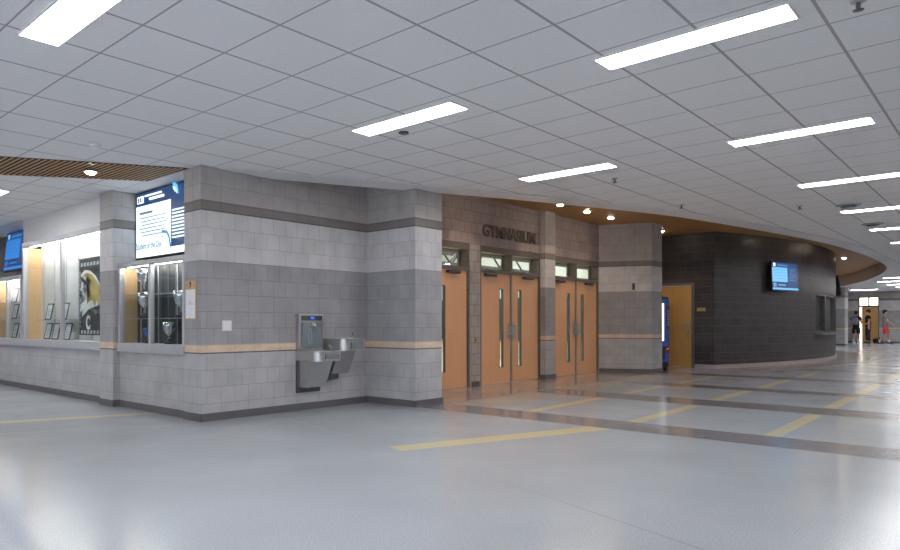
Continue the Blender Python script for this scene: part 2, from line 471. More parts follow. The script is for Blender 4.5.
for i in range(len(EDGE) - 1):
    q = [tm.verts.new((*p, z)) for z in (CEIL - .001, SOF) for p in (EDGE[i], EDGE[i+1], e2[i+1], e2[i])]
    for fi in ((0,1,2,3),(0,1,5,4),(2,3,7,6)): tm.faces.new([q[k] for k in fi])
bmesh.ops.remove_doubles(tm, verts=tm.verts, dist=.0005)
struct(obj('trim_2', tm, 'fascia'))

# ------------------------------------------------------------------ walls
H = .092; T = .012
ux = 4.36
left = [(ux, 4.95, 7.19, 8.97, 0, .77), (ux, 4.95, 9.38, Y1, 0, .77), (4.32, 4.9, 6.82, 7.19, 0, CEIL), (4.26, 4.95, 8.97, 9.38, 0, CEIL)]
struct(boxes('wall_left', left, 'block'))
struct(boxes('wall_left_upper', [(ux, 4.95, 9.38, 12.72, 2.60, CEIL)], 'drywall'))
struct(boxes('wall_left_niche', [(4.72, 4.95, 7.19, 8.97, 2.0, CEIL), (4.95, 5.1, 7.1, 9.0, .77, CEIL), (4.90, 5.0, 12.72, Y1, .77, CEIL)], 'block_niche_shade'))
struct(boxes('wall_left_soffit', [(4.30, 4.95, 7.19, 8.97, CEIL - .006, CEIL + .01), (4.30, 4.95, 12.72, Y1, CEIL - .006, CEIL + .01)], 'drywall'))
struct(boxes('wall_center', [(4.9, 7.15, 6.82, 7.02, 0, SOF), (4.62, 4.9, 6.82, 7.02, CEIL, SOF)], 'block'))
struct(boxes('wall_center_pier', [(7.15, 7.745, 5.90, 7.1, 0, SOF), (7.745, 7.80, 6.9, 7.1, 0, SOF)], 'block'))
gy = 7.10; GX = [(7.97, 10.16), (10.49, 12.70), (13.20, 15.43)]; GH = 2.62
struct(boxes('wall_gymnasium', [(7.8, 7.97, gy, gy+.25, 0, GH), (10.16, 10.49, gy, gy+.25, 0, GH), (12.70, 13.20, gy, gy+.25, 0, GH),
                                (7.8, 15.43, gy, gy+.25, GH, SOF)], 'block_gym'))
struct(boxes('wall_gymnasium_pier', [(12.68, 13.10, 6.98, gy, 0, SOF)], 'block'))
bm = bmesh.new(); prism(bm, [(15.43, 7.35), (15.43, 7.1), (15.96, 6.07), (16.58, 6.07), (16.58, 7.35)], 0, SOF)
struct(obj('wall_nook_pier', bm, 'block'))
bm = bmesh.new(); prism(bm, [(15.43, 7.098), (15.43 - T, 7.09), (15.96 - T, 6.07 - T), (16.58 + T, 6.07 - T), (16.58 + T, 7.14), (16.58, 7.14), (16.58, 6.07), (15.96, 6.07)], 0, H)
struct(obj('baseboard_nook', bm, 'base'))
struct(boxes('wall_nook', [(16.58, 18.6, 7.15, 7.35, 0, SOF)], 'block'))
# dark flat wall with the door, and the round dark wall
struct(boxes('wall_rotunda_flat', [(18.6, 18.8, 5.52, 6.0, 0, SOF), (18.6, 18.8, 6.0, 7.0, 2.22, SOF), (18.6, 18.8, 7.0, 7.4, 0, SOF)], 'block_dark'))
rm = bmesh.new()
WT0, WT1, WZ0, WZ1 = -3.9, 7.6, .86, 2.06
ths = sorted(set([-20.65] + [t * 1.0 for t in range(-20, 56)] + [WT0, WT1]))
for a, b in zip(ths[:-1], ths[1:]):
    segs = [(0, SOF)]
    if a >= WT0 - 1e-6 and b <= WT1 + 1e-6: segs = [(0, WZ0), (WZ1, SOF)]
    for z0, z1 in segs:
        pts = [rot(a), rot(b), rot(b, RR - .22), rot(a, RR - .22)]
        A = [rm.verts.new((*p, z0)) for p in pts]; B = [rm.verts.new((*p, z1)) for p in pts]
        for k in range(4):
            if k in (1, 3) and not (abs(a - WT1) < .01 or abs(b - WT0) < .01 or a < -20.6 or b > 54.9): continue
            fc = rm.faces.new((A[k], A[(k+1) % 4], B[(k+1) % 4], B[k]))
        rm.faces.new(A[::-1]); rm.faces.new(B)
bmesh.ops.remove_doubles(rm, verts=rm.verts, dist=.0005)
struct(obj('wall_rotunda', rm, 'block_dark'))
# far end
struct(boxes('wall_far_pier', [(42.6, 43.5, 6.45, 10.0, 0, SOF)], 'block'))
FD0, FD1 = 5.92, 6.90
struct(boxes('wall_far', [(50, 50.2, Y0, FD0, 0, CEIL), (50, 50.2, FD1, 10, 0, CEIL), (50, 50.2, FD0, FD1, 2.74, CEIL), (43.5, 50, 10, 10.2, 0, CEIL)], 'block'))
struct(boxes('wall_right', [(X0, X1, Y0 - .2, Y0, 0, CEIL)], 'block'))
struct(boxes('wall_back', [(X0 - .2, X0, Y0, Y1, 0, CEIL), (X0, 4.95, Y1, Y1 + .2, 0, CEIL)], 'block'))

# baseboards

struct(boxes('baseboard_left', [(ux - T, ux, 7.19, 8.97, 0, H), (ux - T, ux, 9.38, Y1, 0, H), (4.32 - T, 4.32, 6.82 - T, 7.19, 0, H), (4.26 - T, 4.26, 8.97 - T, 9.38, 0, H),
                               (4.26, 4.36, 8.97 - T, 8.97, 0, H)], 'base'))
struct(boxes('baseboard_center', [(4.32 - T, 7.15, 6.82 - T, 6.82, 0, H), (7.15 - T, 7.15, 5.9 - T, 6.82, 0, H), (7.15 - T, 7.745 + T, 5.9 - T, 5.9, 0, H), (7.745, 7.745 + T, 5.9, 6.9, 0, H)], 'base'))
struct(boxes('baseboard_gymnasium', [(10.20, 10.45, gy - T, gy, 0, H), (12.68 - T, 13.1 + T, 6.98 - T, 6.98, 0, H), (12.68 - T, 12.68, 6.98, gy, 0, H),], 'base'))
bm = bmesh.new()
for a, b in zip(ths[:-1], ths[1:]):
    prism(bm, [rot(a, RR + .015), rot(b, RR + .015), rot(b), rot(a)], 0, .10, 0)
bmesh.ops.remove_doubles(bm, verts=bm.verts, dist=.0005)
box(bm, 18.585, 18.6, 5.52, 5.99, 0, .10)
struct(obj('baseboard_rotunda', bm, 'base_light'))
struct(boxes('baseboard_far', [(50 - T, 50, Y0, FD0 - .06, 0, H), (50 - T, 50, FD1 + .06, 10, 0, H), (42.6 - T, 42.6, 6.45 - T, 10, 0, H), (42.6, 43.5, 6.45 - T, 6.45, 0, H)], 'base'))

# ------------------------------------------------------------------ gymnasium beyond the doors
GXE, GYE = 40.0, 31.0
struct(boxes('floor_gymnasium', [(7.4, 19, gy + .25, GYE, -.1, .004), (19, GXE, 12.6, GYE, -.1, .004)], 'gym_floor'))
struct(boxes('wall_gymnasium_inside', [(7.4, GXE, GYE, GYE + .2, 2.9, 8), (GXE, GXE + .2, 12.6, GYE, 2.9, 8), (7.2, 7.4, gy + .25, GYE, 0, 8), (7.4, GXE, gy + .1, gy + .3, SOF + .1, 8), (7.4, GXE + .2, gy, GYE + .2, 8, 8.1)], 'gym_wall'))
struct(boxes('wall_gymnasium_wainscot', [(7.4, GXE, GYE, GYE + .2, 0, 2.9), (GXE, GXE + .2, 12.6, GYE, 0, 2.9)], 'gym_dark'))
bm = bmesh.new()
for k in range(5):
    y = 10.5 + 4.2 * k
    box(bm, 7.4, GXE, y, y + .2, 4.5, 4.7); box(bm, 7.4, GXE, y, y + .2, 5.8, 5.95)
    for j in range(12):
        x = 7.8 + 2.6 * j
        tube(bm, [(x, y + .1, 4.7), (x + 1.3, y + .1, 5.8), (x + 2.6, y + .1, 4.7)], .06, 6)
struct(obj('trim_3', bm, 'steel_dark'), 'dark steel roof trusses seen through the door transoms', 'truss')

# ------------------------------------------------------------------ doors
def pull(parent, x, side):
    bm = bmesh.new()
    box(bm, x - .04, x + .04, 7.133, 7.14, .86, 1.17, bev=.002)
    tube(bm, [(x, 7.138, .92), (x, 7.085, .94), (x, 7.085, 1.10), (x, 7.138, 1.12)], .012, 8)
    lathe(bm, [(.016, 0), (.016, .012), (.010, .016)], 12, mat=Matrix.Translation((x, 7.136, .86)) @ Matrix.Rotation(rad(90), 4, 'X'))
    return obj('pull_handle', bm, 'steel', parent)
dn = 0
names = ['nearest pair, half behind the block pier', 'middle pair under the lettering', 'farthest pair next to the block pier']
for gi, (a, b) in enumerate(GX):
    c = (a + b) / 2
    # frame: jambs, head bar, deep transom box
    wnum = gi + 1
    fr = struct(boxes('window_%d' % wnum, [(a, a + .05, gy + .01, gy + .16, 0, GH), (b - .05, b, gy + .01, gy + .16, 0, GH),
                                (a + .05, b - .05, gy + .01, gy + .16, 2.12, 2.19), (a + .05, b - .05, gy + .01, gy + .24, 2.50, GH)], 'frame_brown'))
    boxes('window_mullion', [(c - .03, c + .03, gy + .01, gy + .24, 2.19, 2.50)], 'frame_brown', fr)
    boxes('window_jamb', [(b - .06, b - .05, gy + .01, gy + .24, 2.19, 2.5)], 'frame_brown', fr)
    for (x0, x1) in ((a + .05, c - .03), (c + .03, b - .06)):
        gp = boxes('window_pane', [(x0 + .015, x1 - .015, gy + .20, gy + .206, 2.20, 2.49)], 'glass', fr)
        boxes('window_frame', [(x0, x0 + .03, gy + .19, gy + .22, 2.19, 2.5), (x1 - .03, x1, gy + .19, gy + .22, 2.19, 2.5),
                               (x0 + .03, x1 - .03, gy + .19, gy + .22, 2.19, 2.21), (x0 + .03, x1 - .03, gy + .19, gy + .22, 2.48, 2.5)], 'frame_grey', fr)
    boxes('center_post', [(c - .022, c + .022, gy + .015, gy + .06, 0, 2.12)], 'frame_grey', fr)
    for side in (-1, 1):
        dn += 1
        x0, x1 = (a + .052, c - .024) if side < 0 else (c + .024, b - .052)
        lx = c + side * .335
        l0, l1 = lx - .07, lx + .07; z0, z1 = .30, 1.83
        y0, y1 = gy + .04, gy + .085
        d = struct(boxes('door_%d' % dn, [(x0, l0, y0, y1, .005, 2.118), (l1, x1, y0, y1, .005, 2.118), (l0, l1, y0, y1, .005, z0), (l0, l1, y0, y1, z1, 2.118)], 'door_wood'),
                   'maple veneer door leaf with a narrow vision strip, ' + ('left' if side < 0 else 'right') + ' leaf of the ' + names[gi], 'door')
        boxes('vision_frame', [(l0, l0 + .012, y0 - .004, y1, z0, z1), (l1 - .012, l1, y0 - .004, y1, z0, z1), (l0 + .012, l1 - .012, y0 - .004, y1, z0, z0 + .012), (l0 + .012, l1 - .012, y0 - .004, y1, z1 - .012, z1)], 'steel_dark', d)
        boxes('vision_glass', [(l0 + .012, l1 - .012, y0 + .02, y0 + .026, z0 + .012, z1 - .012)], 'glass', d)
        pull(d, c + side * .085, side)
        hx = x0 if side < 0 else x1
        cl = boxes('door_closer', [(x0 + .12, x0 + .48, gy - .03, gy + .04, 2.05, 2.10)] if side < 0 else [(x1 - .62, x1 - .26, gy - .03, gy + .04, 2.05, 2.10)], 'steel_dark', d, bev=.006)

# rooms sign letters
bm = bmesh.new()
add_text(bm, 'GYMNASIUM', .31, .010, 10.56, gy - .011, 2.80, wid=1.90, bold=.009)
tag(obj('wall_lettering', bm, 'bronze'), 'raised bronze letters reading GYMNASIUM on the block wall above the doors', 'lettering')

# single wood door in the dark wall
d = struct(boxes('door_7', [(18.62, 18.665, 6.07, 6.93, .012, 2.14)], 'door_wood2'), 'honey coloured wood door in the dark wall behind the drinks machine', 'door')
boxes('door_frame', [(18.58, 18.72, 6.0, 6.065, 0, 2.22), (18.58, 18.72, 6.935, 7.0, 0, 2.22), (18.58, 18.72, 6.065, 6.935, 2.15, 2.22)], 'frame_brown', d)
bm = bmesh.new()
box(bm, 18.605, 18.622, 6.13, 6.19, .98, 1.22, bev=.003)
tube(bm, [(18.61, 6.16, 1.07), (18.56, 6.16, 1.07), (18.555, 6.19, 1.07), (18.555, 6.28, 1.065)], .012, 8)
obj('lever_handle', bm, 'steel', d)
boxes('lock_plate', [(18.612, 18.622, 6.12, 6.2, .78, .96)], 'gold', d, bev=.002)
bm = bmesh.new(); box(bm, 18.58, 18.6, 5.73, 5.93, 1.47, 1.56, bev=.003)
t = tag(obj('room_sign', bm, 'gold'), 'small brass room plate on the dark wall right of the wood door', 'sign')
boxes('engraving', [(18.577, 18.58, 5.77, 5.89, 1.525, 1.532), (18.577, 18.58, 5.79, 5.87, 1.497, 1.504)], 'bronze', t)

# far door
d = struct(boxes('door_8', [(50.02, 50.065, FD0 + .05, FD1 - .16, .012, 2.13)], 'door_wood2'), 'wood door at the far end of the hall behind the standing people', 'door')
boxes('door_frame', [(49.97, 50.15, FD0, FD0 + .05, 0, 2.74), (49.97, 50.15, FD1 - .05, FD1, 0, 2.74), (49.97, 50.15, FD0 + .05, FD1 - .05, 2.13, 2.22),
                     (49.97, 50.15, FD0 + .05, FD1 - .05, 2.68, 2.74), (49.97, 50.15, (FD0+FD1)/2 - .03, (FD0+FD1)/2 + .03, 2.22, 2.68)], 'frame_brown', d)
boxes('daylight_gap', [(50.10, 50.12, FD1 - .16, FD1 - .05, .01, 2.13)], 'day', d)
boxes('transom_pane', [(50.10, 50.12, FD0 + .05, (FD0+FD1)/2 - .03, 2.22, 2.68)], 'day', d)
boxes('transom_pane', [(50.10, 50.12, (FD0+FD1)/2 + .03, FD1 - .05, 2.22, 2.68)], 'day', d)

# serving window in the round wall
w = bmesh.new()
def arc_box(bm, t0, t1, r0, r1, z0, z1, mi=0, n=6):
    for k in range(n):
        a = t0 + (t1 - t0) * k / n; b = t0 + (t1 - t0) * (k+1) / n
        prism(bm, [rot(a, r1), rot(b, r1), rot(b, r0), rot(a, r0)], z0, z1, mi)
    bmesh.ops.remove_doubles(bm, verts=bm.verts, dist=.0005)
for (t0, t1, z0, z1) in ((WT0, WT0 + .25, WZ0, WZ1), (WT1 - .25, WT1, WZ0, WZ1), (WT0 + .25, WT1 - .25, WZ0, WZ0 + .06), (WT0 + .25, WT1 - .25, WZ1 - .06, WZ1), (-.15, .1, WZ0 + .06, WZ1 - .06)):
    arc_box(w, t0, t1, RR - .20, RR - .03, z0, z1)
wo = struct(obj('window_4', w, 'steel_dark'), 'shuttered serving window in the dark round wall', 'window')
bm = bmesh.new()
nsl = 15
for k in range(nsl):
    z = WZ0 + .06 + (WZ1 - WZ0 - .12) * k / nsl
    arc_box(bm, WT0 + .25, WT1 - .25, RR - .16, RR - .13, z, z + (WZ1 - WZ0 - .12) / nsl - .006, n=5)
obj('shutter', bm, 'shutter', wo)
bm = bmesh.new(); arc_box(bm, WT0 - .35, WT1 + .5, RR - .03, RR + .22, WZ0 - .06, WZ0 - .01, n=10)
obj('window_sill', bm, 'frame_grey', wo)

# ------------------------------------------------------------------ display cases in the left wall
def case(name, label, y0, y1, z0, z1, depth, mull, side_mat, back_mat, shelf_z, frame_w=.07):
    t = thing(name, label, 'display case', (ux, (y0+y1)/2, z0)); L = Vector((ux, (y0+y1)/2, z0))
    def B(nm, lst, mt, bev=0):
        return boxes(nm, [(a-L.x, b-L.x, c-L.y, d-L.y, e-L.z, f-L.z) for a, b, c, d, e, f in lst], mt, t, bev)
    xf0, xf1 = ux - .035, ux + .05; sh = .12
    B('frame', [(xf0, xf1, y0, y0 + frame_w, z0 + sh, z1 - frame_w), (xf0, xf1, y1 - frame_w, y1, z0 + sh, z1 - frame_w), (xf0, xf1, y0, y1, z1 - frame_w, z1)], 'alu', .004)
    B('sill', [(xf0 - .015, xf1, y0, y1, z0, z0 + sh)], 'alu', .004)
    ys = [y0 + frame_w] + mull + [y1 - frame_w]
    for mpos in mull: B('mullion', [(ux - .02, ux + .04, mpos - .028, mpos + .028, z0 + sh, z1 - frame_w)], 'alu', .003)
    for a, b in zip(ys[:-1], ys[1:]): B('glass_pane', [(ux + .012, ux + .018, a, b, z0 + sh, z1 - frame_w)], 'glass')
    xb = ux + depth
    B('side_panel', [(ux + .052, xb, y1 - .03, y1 - .005, z0 + sh, z1 - frame_w)], side_mat)
    B('side_panel', [(ux + .052, xb, y0 + .005, y0 + .03, z0 + sh, z1 - frame_w)], side_mat)
    B('back_panel', [(xb, xb + .02, y0 + .005, y1 - .005, z0 + .02, z1 - .01)], back_mat)
    B('top_panel', [(ux + .052, xb, y0 + .005, y1 - .005, z1 - .03, z1 - .01)], 'display_white')
    B('bottom_panel', [(ux + .052, xb, y0 + .005, y1 - .005, z0 + sh - .03, z0 + sh)], 'display_white')
    B('strip_light', [(ux + .07, ux + .10, y0 + .1, y1 - .1, z1 - frame_w + .002, z1 - .031)], 'case_lamp')
    n = int((y1 - y0) / .42)
    for k in range(n): 
        yy = y0 + .15 + k * (y1 - y0 - .3) / max(1, n - 1)
        B('shelf_standard', [(xb - .012, xb, yy - .008, yy + .008, z0 + sh, z1 - frame_w)], 'alu')
    for (a, b, z) in shelf_z: B('glass_shelf', [(ux + .08, xb - .013, a, b, z - .006, z + .002)], 'lt_plastic')
    return t
BX = 4.36 + .29
case('display_case', 'tall lit trophy case with white lining, gold and black banner and wooden side panel', 9.385, 12.70, .77, 2.60, .30, [11.0], 'case_wood', 'display_white',
     [(10.98, 12.30, 1.23)])
case('display_case', 'low lit display case at left edge with stacked shelves of framed certificates', 12.745, 14.42, .77, 2.05, .30, [13.55], 'case_wood', 'display_white',
     [(12.9, 14.3, 1.26), (12.9, 14.3, 1.57)])
case('display_case', 'small dark-lined trophy case under the large announcement screen', 7.195, 8.965, .77, 2.0, .25, [8.09], 'case_wood', 'display_dark',
     [(7.3, 8.9, 1.23), (7.3, 8.9, 1.56)], .06)

# framed certificates (leaning back) - one built, the rest copied
def make_cert():
    t = thing('framed_certificate', '', 'picture frame')
    R = Matrix.Rotation(rad(12), 4, 'Y')
    bm = bmesh.new(); w, h = .25, .29
    for b in ((0, .014, -w/2, -w/2+.022, 0, h), (0, .014, w/2-.022, w/2, 0, h), (0, .014, -w/2+.022, w/2-.022, 0, .022), (0, .014, -w/2+.022, w/2-.022, h-.022, h)): box(bm, *b, mat=R)
    obj('frame', bm, 'steel_dark', t)
    bm = bmesh.new(); box(bm, .004, .012, -w/2+.02, w/2-.02, .02, h-.02, 0, mat=R)
    for k in range(5): box(bm, .002, .004, -.05 - .01*(k % 2), .05 + .01*(k % 2), .06 + .028*k, .068 + .028*k, 1, mat=R)
    obj('certificate', bm, ['paper', 'print'], t)
    return t
cert = make_cert(); first = True
def place_cert(y, z, label, group):
    global first
    if first:
        cert.location = (4.50, y, z); cert['label'] = label; cert['group'] = group; first = False
    else: dup(cert, (4.50, y, z), 0, label, group)
fz = .893
for y, z, lab in ((11.98, 1.233, 'framed certificate on the upper shelf of the tall case, left one'), (11.31, 1.233, 'framed certificate on the upper shelf of the tall case, beside the banner side'),
                  (12.03, fz, 'framed certificate on the floor of the tall case, leftmost'), (11.68, fz, 'framed certificate on the floor of the tall case, second from the left'),
                  (11.19, fz, 'framed certificate on the floor of the tall case, third from the left under the banner')):
    place_cert(y, z, lab, 'certificates in the tall case')
for r, z in (('bottom', fz), ('middle', 1.263), ('top', 1.573)):
    for y, s in ((13.68, 'left'), (13.29, 'right')):
        place_cert(y - .02, z, 'framed certificate on the %s shelf of the low case, %s one' % (r, s), 'certificates in the low case')

# small plaque
bm = bmesh.new(); box(bm, 0, .02, -.06, .06, 0, .12, bev=.005, mat=Matrix.Rotation(rad(10), 4, 'Y'))
tag(obj('award_plaque', bm, 'lt_plastic', loc=(4.47, 10.88, fz)), 'small pale plaque standing under the banner in the tall case', 'plaque')

# banner
by0, by1, bz0, bz1 = 9.87, 10.89, .98, 2.20
bt = thing('wall_banner', 'black banner with gold crest and white letter C hanging in the tall case', 'banner', (4.60, by1, bz0))
def bp(pts, mi, bm, x):   # pts in 0..1 of banner, u to the right, v up
    w = by1 - by0; h = bz1 - bz0
    A = [bm.verts.new((x, -p[0]*w, p[1]*h)) for p in pts]; B_ = [bm.verts.new((x + .002, -p[0]*w, p[1]*h)) for p in pts]
    n = len(pts); f = [bm.faces.new(A), bm.faces.new(B_[::-1])] + [bm.faces.new((A[i], A[(i+1) % n], B_[(i+1) % n], B_[i])) for i in range(n)]
    for q in f: q.material_index = mi
    bmesh.ops.triangulate(bm, faces=f[:2])
bm = bmesh.new(); box(bm, 0, .012, -(by1-by0), 0, 0, bz1 - bz0)
for k in range(16):
    x = .06 + (k % 8) * .115; z = .93 if k < 8 else .04
    bp([(x, z - .022), (x + .07, z - .022), (x + .07 + .01, z + .022), (x + .01, z + .022)], 1, bm, -.003)
for k in range(14): bp([(.02, .1 + k*.055), (.045, .1 + k*.055), (.045, .135 + k*.055), (.02, .135 + k*.055)], 1, bm, -.003)
obj('cloth', bm, ['banner_dark', 'lt_plastic'], bt)
bm = bmesh.new()
white = [(.06,.80),(.22,.86),(.42,.84),(.62,.76),(.80,.62),(.92,.44),(.96,.30),(.80,.40),(.84,.24),(.66,.36),(.62,.26),(.50,.36),(.36,.34),(.10,.24),(.16,.34),(.08,.34),(.20,.46),(.14,.52),(.30,.60),(.18,.64),(.34,.68)]
gold = [(.16,.795),(.30,.82),(.48,.79),(.64,.70),(.78,.57),(.87,.44),(.74,.50),(.76,.36),(.64,.46),(.58,.36),(.50,.46),(.38,.44),(.30,.40),(.42,.56),(.36,.60),(.46,.68),(.36,.73)]
bp(white, 0, bm, -.004); bp(gold, 1, bm, -.007)
bp([(.10,.70),(.05,.60),(.12,.57),(.04,.45),(.10,.44),(.03,.32),(.07,.30),(.16,.42),(.11,.46),(.20,.57),(.14,.60),(.18,.70)], 0, bm, -.005)
obj('crest', bm, ['banner_white', 'banner_gold'], bt)
bm = bmesh.new()
add_text(bm, 'C', .30, .002, 0, 0, 0, wid=.15, bold=.012, basis=Matrix.Translation((-.006, -.27, .10)) @ Matrix.Rotation(rad(-90), 4, 'Z'))
obj('letter', bm, 'banner_white', bt)
bm = bmesh.new(); tube(bm, [(.006, .03, bz1-bz0+.01), (.006, -(by1-by0)-.03, bz1-bz0+.01)], .012, 8)
obj('hanging_rod', bm, 'steel_dark', bt)

# trophies
def trophy(h, label, y, z, mat='silver'):
    t = thing('trophy', label, 'trophy', (4.50, y, z), 0, 'trophies in the small case')
    bm = bmesh.new(); lathe(bm, [(.05*h/.25, 0), (.05*h/.25, .03), (.035*h/.25, .04)], 16); obj('base', bm, 'black', t)
    bm = bmesh.new(); s = h / .25
    lathe(bm, [(.02*s, .04), (.012*s, .08*s), (.02*s, .10*s), (.055*s, .13*s), (.07*s, .19*s), (.072*s, .24*s), (.064*s, .24*s), (.058*s, .17*s)], 20)
    for sgn in (-1, 1): tube(bm, [(0, sgn*.066*s, .21*s), (0, sgn*.11*s, .22*s), (0, sgn*.115*s, .17*s), (0, sgn*.06*s, .14*s)], .006*s, 8)
    obj('cup', bm, mat, t)
    return t
trophy(.36, 'silver trophy cup on the top shelf of the small dark case, near the mullion', 8.53, 1.562)
trophy(.37, 'silver trophy cup on the middle shelf of the small dark case, left half', 8.50, 1.232)
trophy(.22, 'blue trophy cup on the floor of the small dark case', 8.43, fz, 'blue_glass')
trophy(.36, 'silver trophy cup on the middle shelf at the right end of the small dark case', 7.56, 1.232)
trophy(.30, 'silver trophy cup on the floor of the small dark case, right of the mullion', 7.86, fz)
# dark gridded lining pattern of the small case
bm = bmesh.new()
for k in range(9): box(bm, 4.600, 4.606, 7.30 + .19*k, 7.308 + .19*k, .90, 1.93)
for z in (1.23, 1.56): box(bm, 4.600, 4.606, 7.25, 8.9, z - .04, z - .034)
tag(obj('display_grid', bm, 'grey_plastic'), 'thin grey wire grid panel at the back of the small dark case', 'grid panel')

# ------------------------------------------------------------------ screens
def screen(name, label, w, h, loc, rz, tilt, parts, texts=(), arm=.12, group=None):
    """panel in local x (right) / z (up) facing -y, centre at origin"""
    t = thing(name, label, 'screen', loc, rz, group)
    R = Matrix.Rotation(rad(tilt), 4, 'X')
    bm = bmesh.new(); box(bm, -w/2, w/2, 0, .055, -h/2, h/2, bev=.006, mat=R); obj('housing', bm, 'black', t)
    bm = bmesh.new()
    keys = []
    def mi(k):
        if k not in keys: keys.append(k)
        return keys.index(k)
    e = .018
    W, Hh = w - 2*e, h - 2*e
    for i, (x0, x1, z0, z1, k) in enumerate(parts):
        d = .001 + .0006 * i
        box(bm, -W/2 + x0*W, -W/2 + x1*W, -d, .0005, -Hh/2 + z0*Hh, -Hh/2 + z1*Hh, mi(k), mat=R)
    for (s, x, z, wd, sz, k) in texts:
        add_text(bm, s, sz*Hh, .0005, -W/2 + x*W, -.012, -Hh/2 + z*Hh, wid=wd*W, mi=mi(k), basis=R, bold=.002)
    obj('display', bm, keys, t)
    bm = bmesh.new(); box(bm, -.12, .12, .055, .055 + arm * .3, -.12, .12, mat=R); box(bm, -.05, .05, .06, .055 + arm, -.06, .06)
    obj('mount', bm, 'steel_dark', t)
    return t
main = [(0, 1, 0, 1, 'scr_navy'), (0, 1, 0, .10, 'scr_white'), (0, .61, .10, .80, 'scr_pale'), (.02, .14, .845, .955, 'scr_white'),
        (.035, .06, .865, .935, 'scr_navy'), (.075, .10, .865, .935, 'scr_navy')]
for k in range(6): main.append((.07 + .02*(k % 3), .54 - .03*(k % 2), .60 - .055*k, .615 - .055*k, 'scr_text'))
main.append((.07, .30, .665, .70, 'scr_text'))
for k in range(9): main.append((.64, .64 + .22 + .05*((k*7) % 3), .62 - .05*k, .64 - .05*k, 'scr_pale'))
main += [(.17, .46, .93, .955, 'scr_pale'), (.25, .50, .865, .90, 'scr_white')]
main_s = screen('announcement_screen', 'large announcement screen reading Student of the Day above the small trophy case', 1.60, .94, (4.60, 8.96 - .80, 2.545), rad(-90), 0,
       main, [('Student of the Day', .015, .125, .45, .14, 'scr_text')], arm=.10)
# bird flourishes on the screen: stylised wings
bm = bmesh.new()
def wing(cx, cz, s, mi):
    bm = bmesh.new()
    pts = [(0,0),(-.05,.08),(-.14,.12),(-.05,.12),(-.02,.14),(-.12,.19),(.02,.17),(.08,.10),(.10,.02),(.12,-.06),(.06,-.02),(.04,.05)]
    A = [bm.verts.new((cx + p[0]*s, -.028 - .002*(mi != 'scr_blue'), cz + p[1]*s)) for p in pts]; f = bm.faces.new(A)
    bmesh.ops.triangulate(bm, faces=bm.faces)
    obj('wing_graphic', bm, mi, main_s)
wing(.10, -.33, 1.1, 'scr_blue'); wing(.092, -.325, .85, 'scr_pale'); wing(.34, .34, .7, 'scr_sky'); wing(.33, .335, .45, 'scr_pale')
small = [(0, 1, 0, 1, 'scr_navy'), (0, 1, .02, .09, 'scr_sky'), (0, .58, .30, .82, 'scr_sky'), (.05, .13, .85, .97, 'scr_pale'), (.2, .6, .87, .93, 'scr_blue'),
         (.04, .14, .13, .25, 'scr_sky'), (.07, .11, .16, .22, 'scr_navy'), (.22, .5, .17, .21, 'scr_sky')]
for k in range(7): small.append((.64, .90 - .04*(k % 3), .78 - .07*k, .80 - .07*k, 'scr_blue'))
for k in range(4): small.append((.06, .52, .72 - .1*k, .73 - .1*k, 'scr_blue'))
dark = [(a, b, c, d, {'scr_sky': 'scr_blue', 'scr_pale': 'scr_sky'}.get(k, k)) for a, b, c, d, k in small]
screen('announcement_screen', 'blue announcement screen tilted down above the low display case at left edge', 1.45, .80, (4.70, 14.02, 2.62), rad(-90), -6, dark, arm=.19)
c11 = rot(-12.0, RR + .17)
screen('announcement_screen', 'blue announcement screen mounted on the dark round wall', 1.40, .79, (*c11, 2.43), rad(-13.5), -2, small, arm=.16)
c16 = rot(15.9, RR + .20)
screen('announcement_screen', 'black screen seen edge-on past the end of the dark round wall', 1.2, .74, (*c16, 2.55), rad(16), -8, dark, arm=.19)

# ------------------------------------------------------------------ drinking fountain with bottle filler
F = thing('drinking_fountain', 'stainless two-level drinking fountain with bottle filler on the block wall', 'drinking fountain', (6.2, 6.82, 0))
def FB(nm, lst, mt, bev=.004, par=None):
    return boxes(nm, [(a-6.2, b-6.2, c-6.82, d-6.82, e, f) for a, b, c, d, e, f in lst], mt, par or F, bev)
w0 = 6.82
def rounded(bm, x0, x1, yb, yf, r, z0, z1, mi=0):
    pts = [(x0, yb), (x1, yb)]
    for k in range(9): a = rad(90*k/8); pts.append((x1 - r + r*math.cos(a), yf + r - r*math.sin(a)))
    for k in range(9): a = rad(90*k/8); pts.append((x0 + r - r*math.sin(a), yf + r - r*math.cos(a)))
    return prism(bm, [(p[0]-6.2, p[1]-6.82) for p in pts], z0, z1, mi)
panel = FB('filler_panel', [(5.77, 6.20, w0 - .085, w0, .80, 1.285)], 'steel', .008)
FB('filler_alcove', [(5.80, 6.17, w0 - .10, w0 - .084, .83, 1.17)], 'grey_plastic', .006, panel)
FB('header_band', [(5.80, 6.17, w0 - .097, w0 - .084, 1.20, 1.265)], 'steel_dark', .006, panel)
FB('status_display', [(5.955, 6.02, w0 - .102, w0 - .096, 1.215, 1.25)], 'lcd', 0, panel)
bm = bmesh.new()
lathe(bm, [(.035, 0), (.035, .03), (.02, .05), (.02, .06)], 14, mat=Matrix.Translation((5.99 - 6.2, -.12, 1.11)))
obj('spout', bm, 'steel', panel)
bm = bmesh.new()
pp = []
for k in range(25):
    a = 2*math.pi*k/24; pp.append((5.94 - 6.2 + .028*math.cos(a), -.103, .985 + .105*math.sin(a)))
tube(bm, pp, .006, 6); obj('bottle_outline', bm, 'lt_plastic', panel)
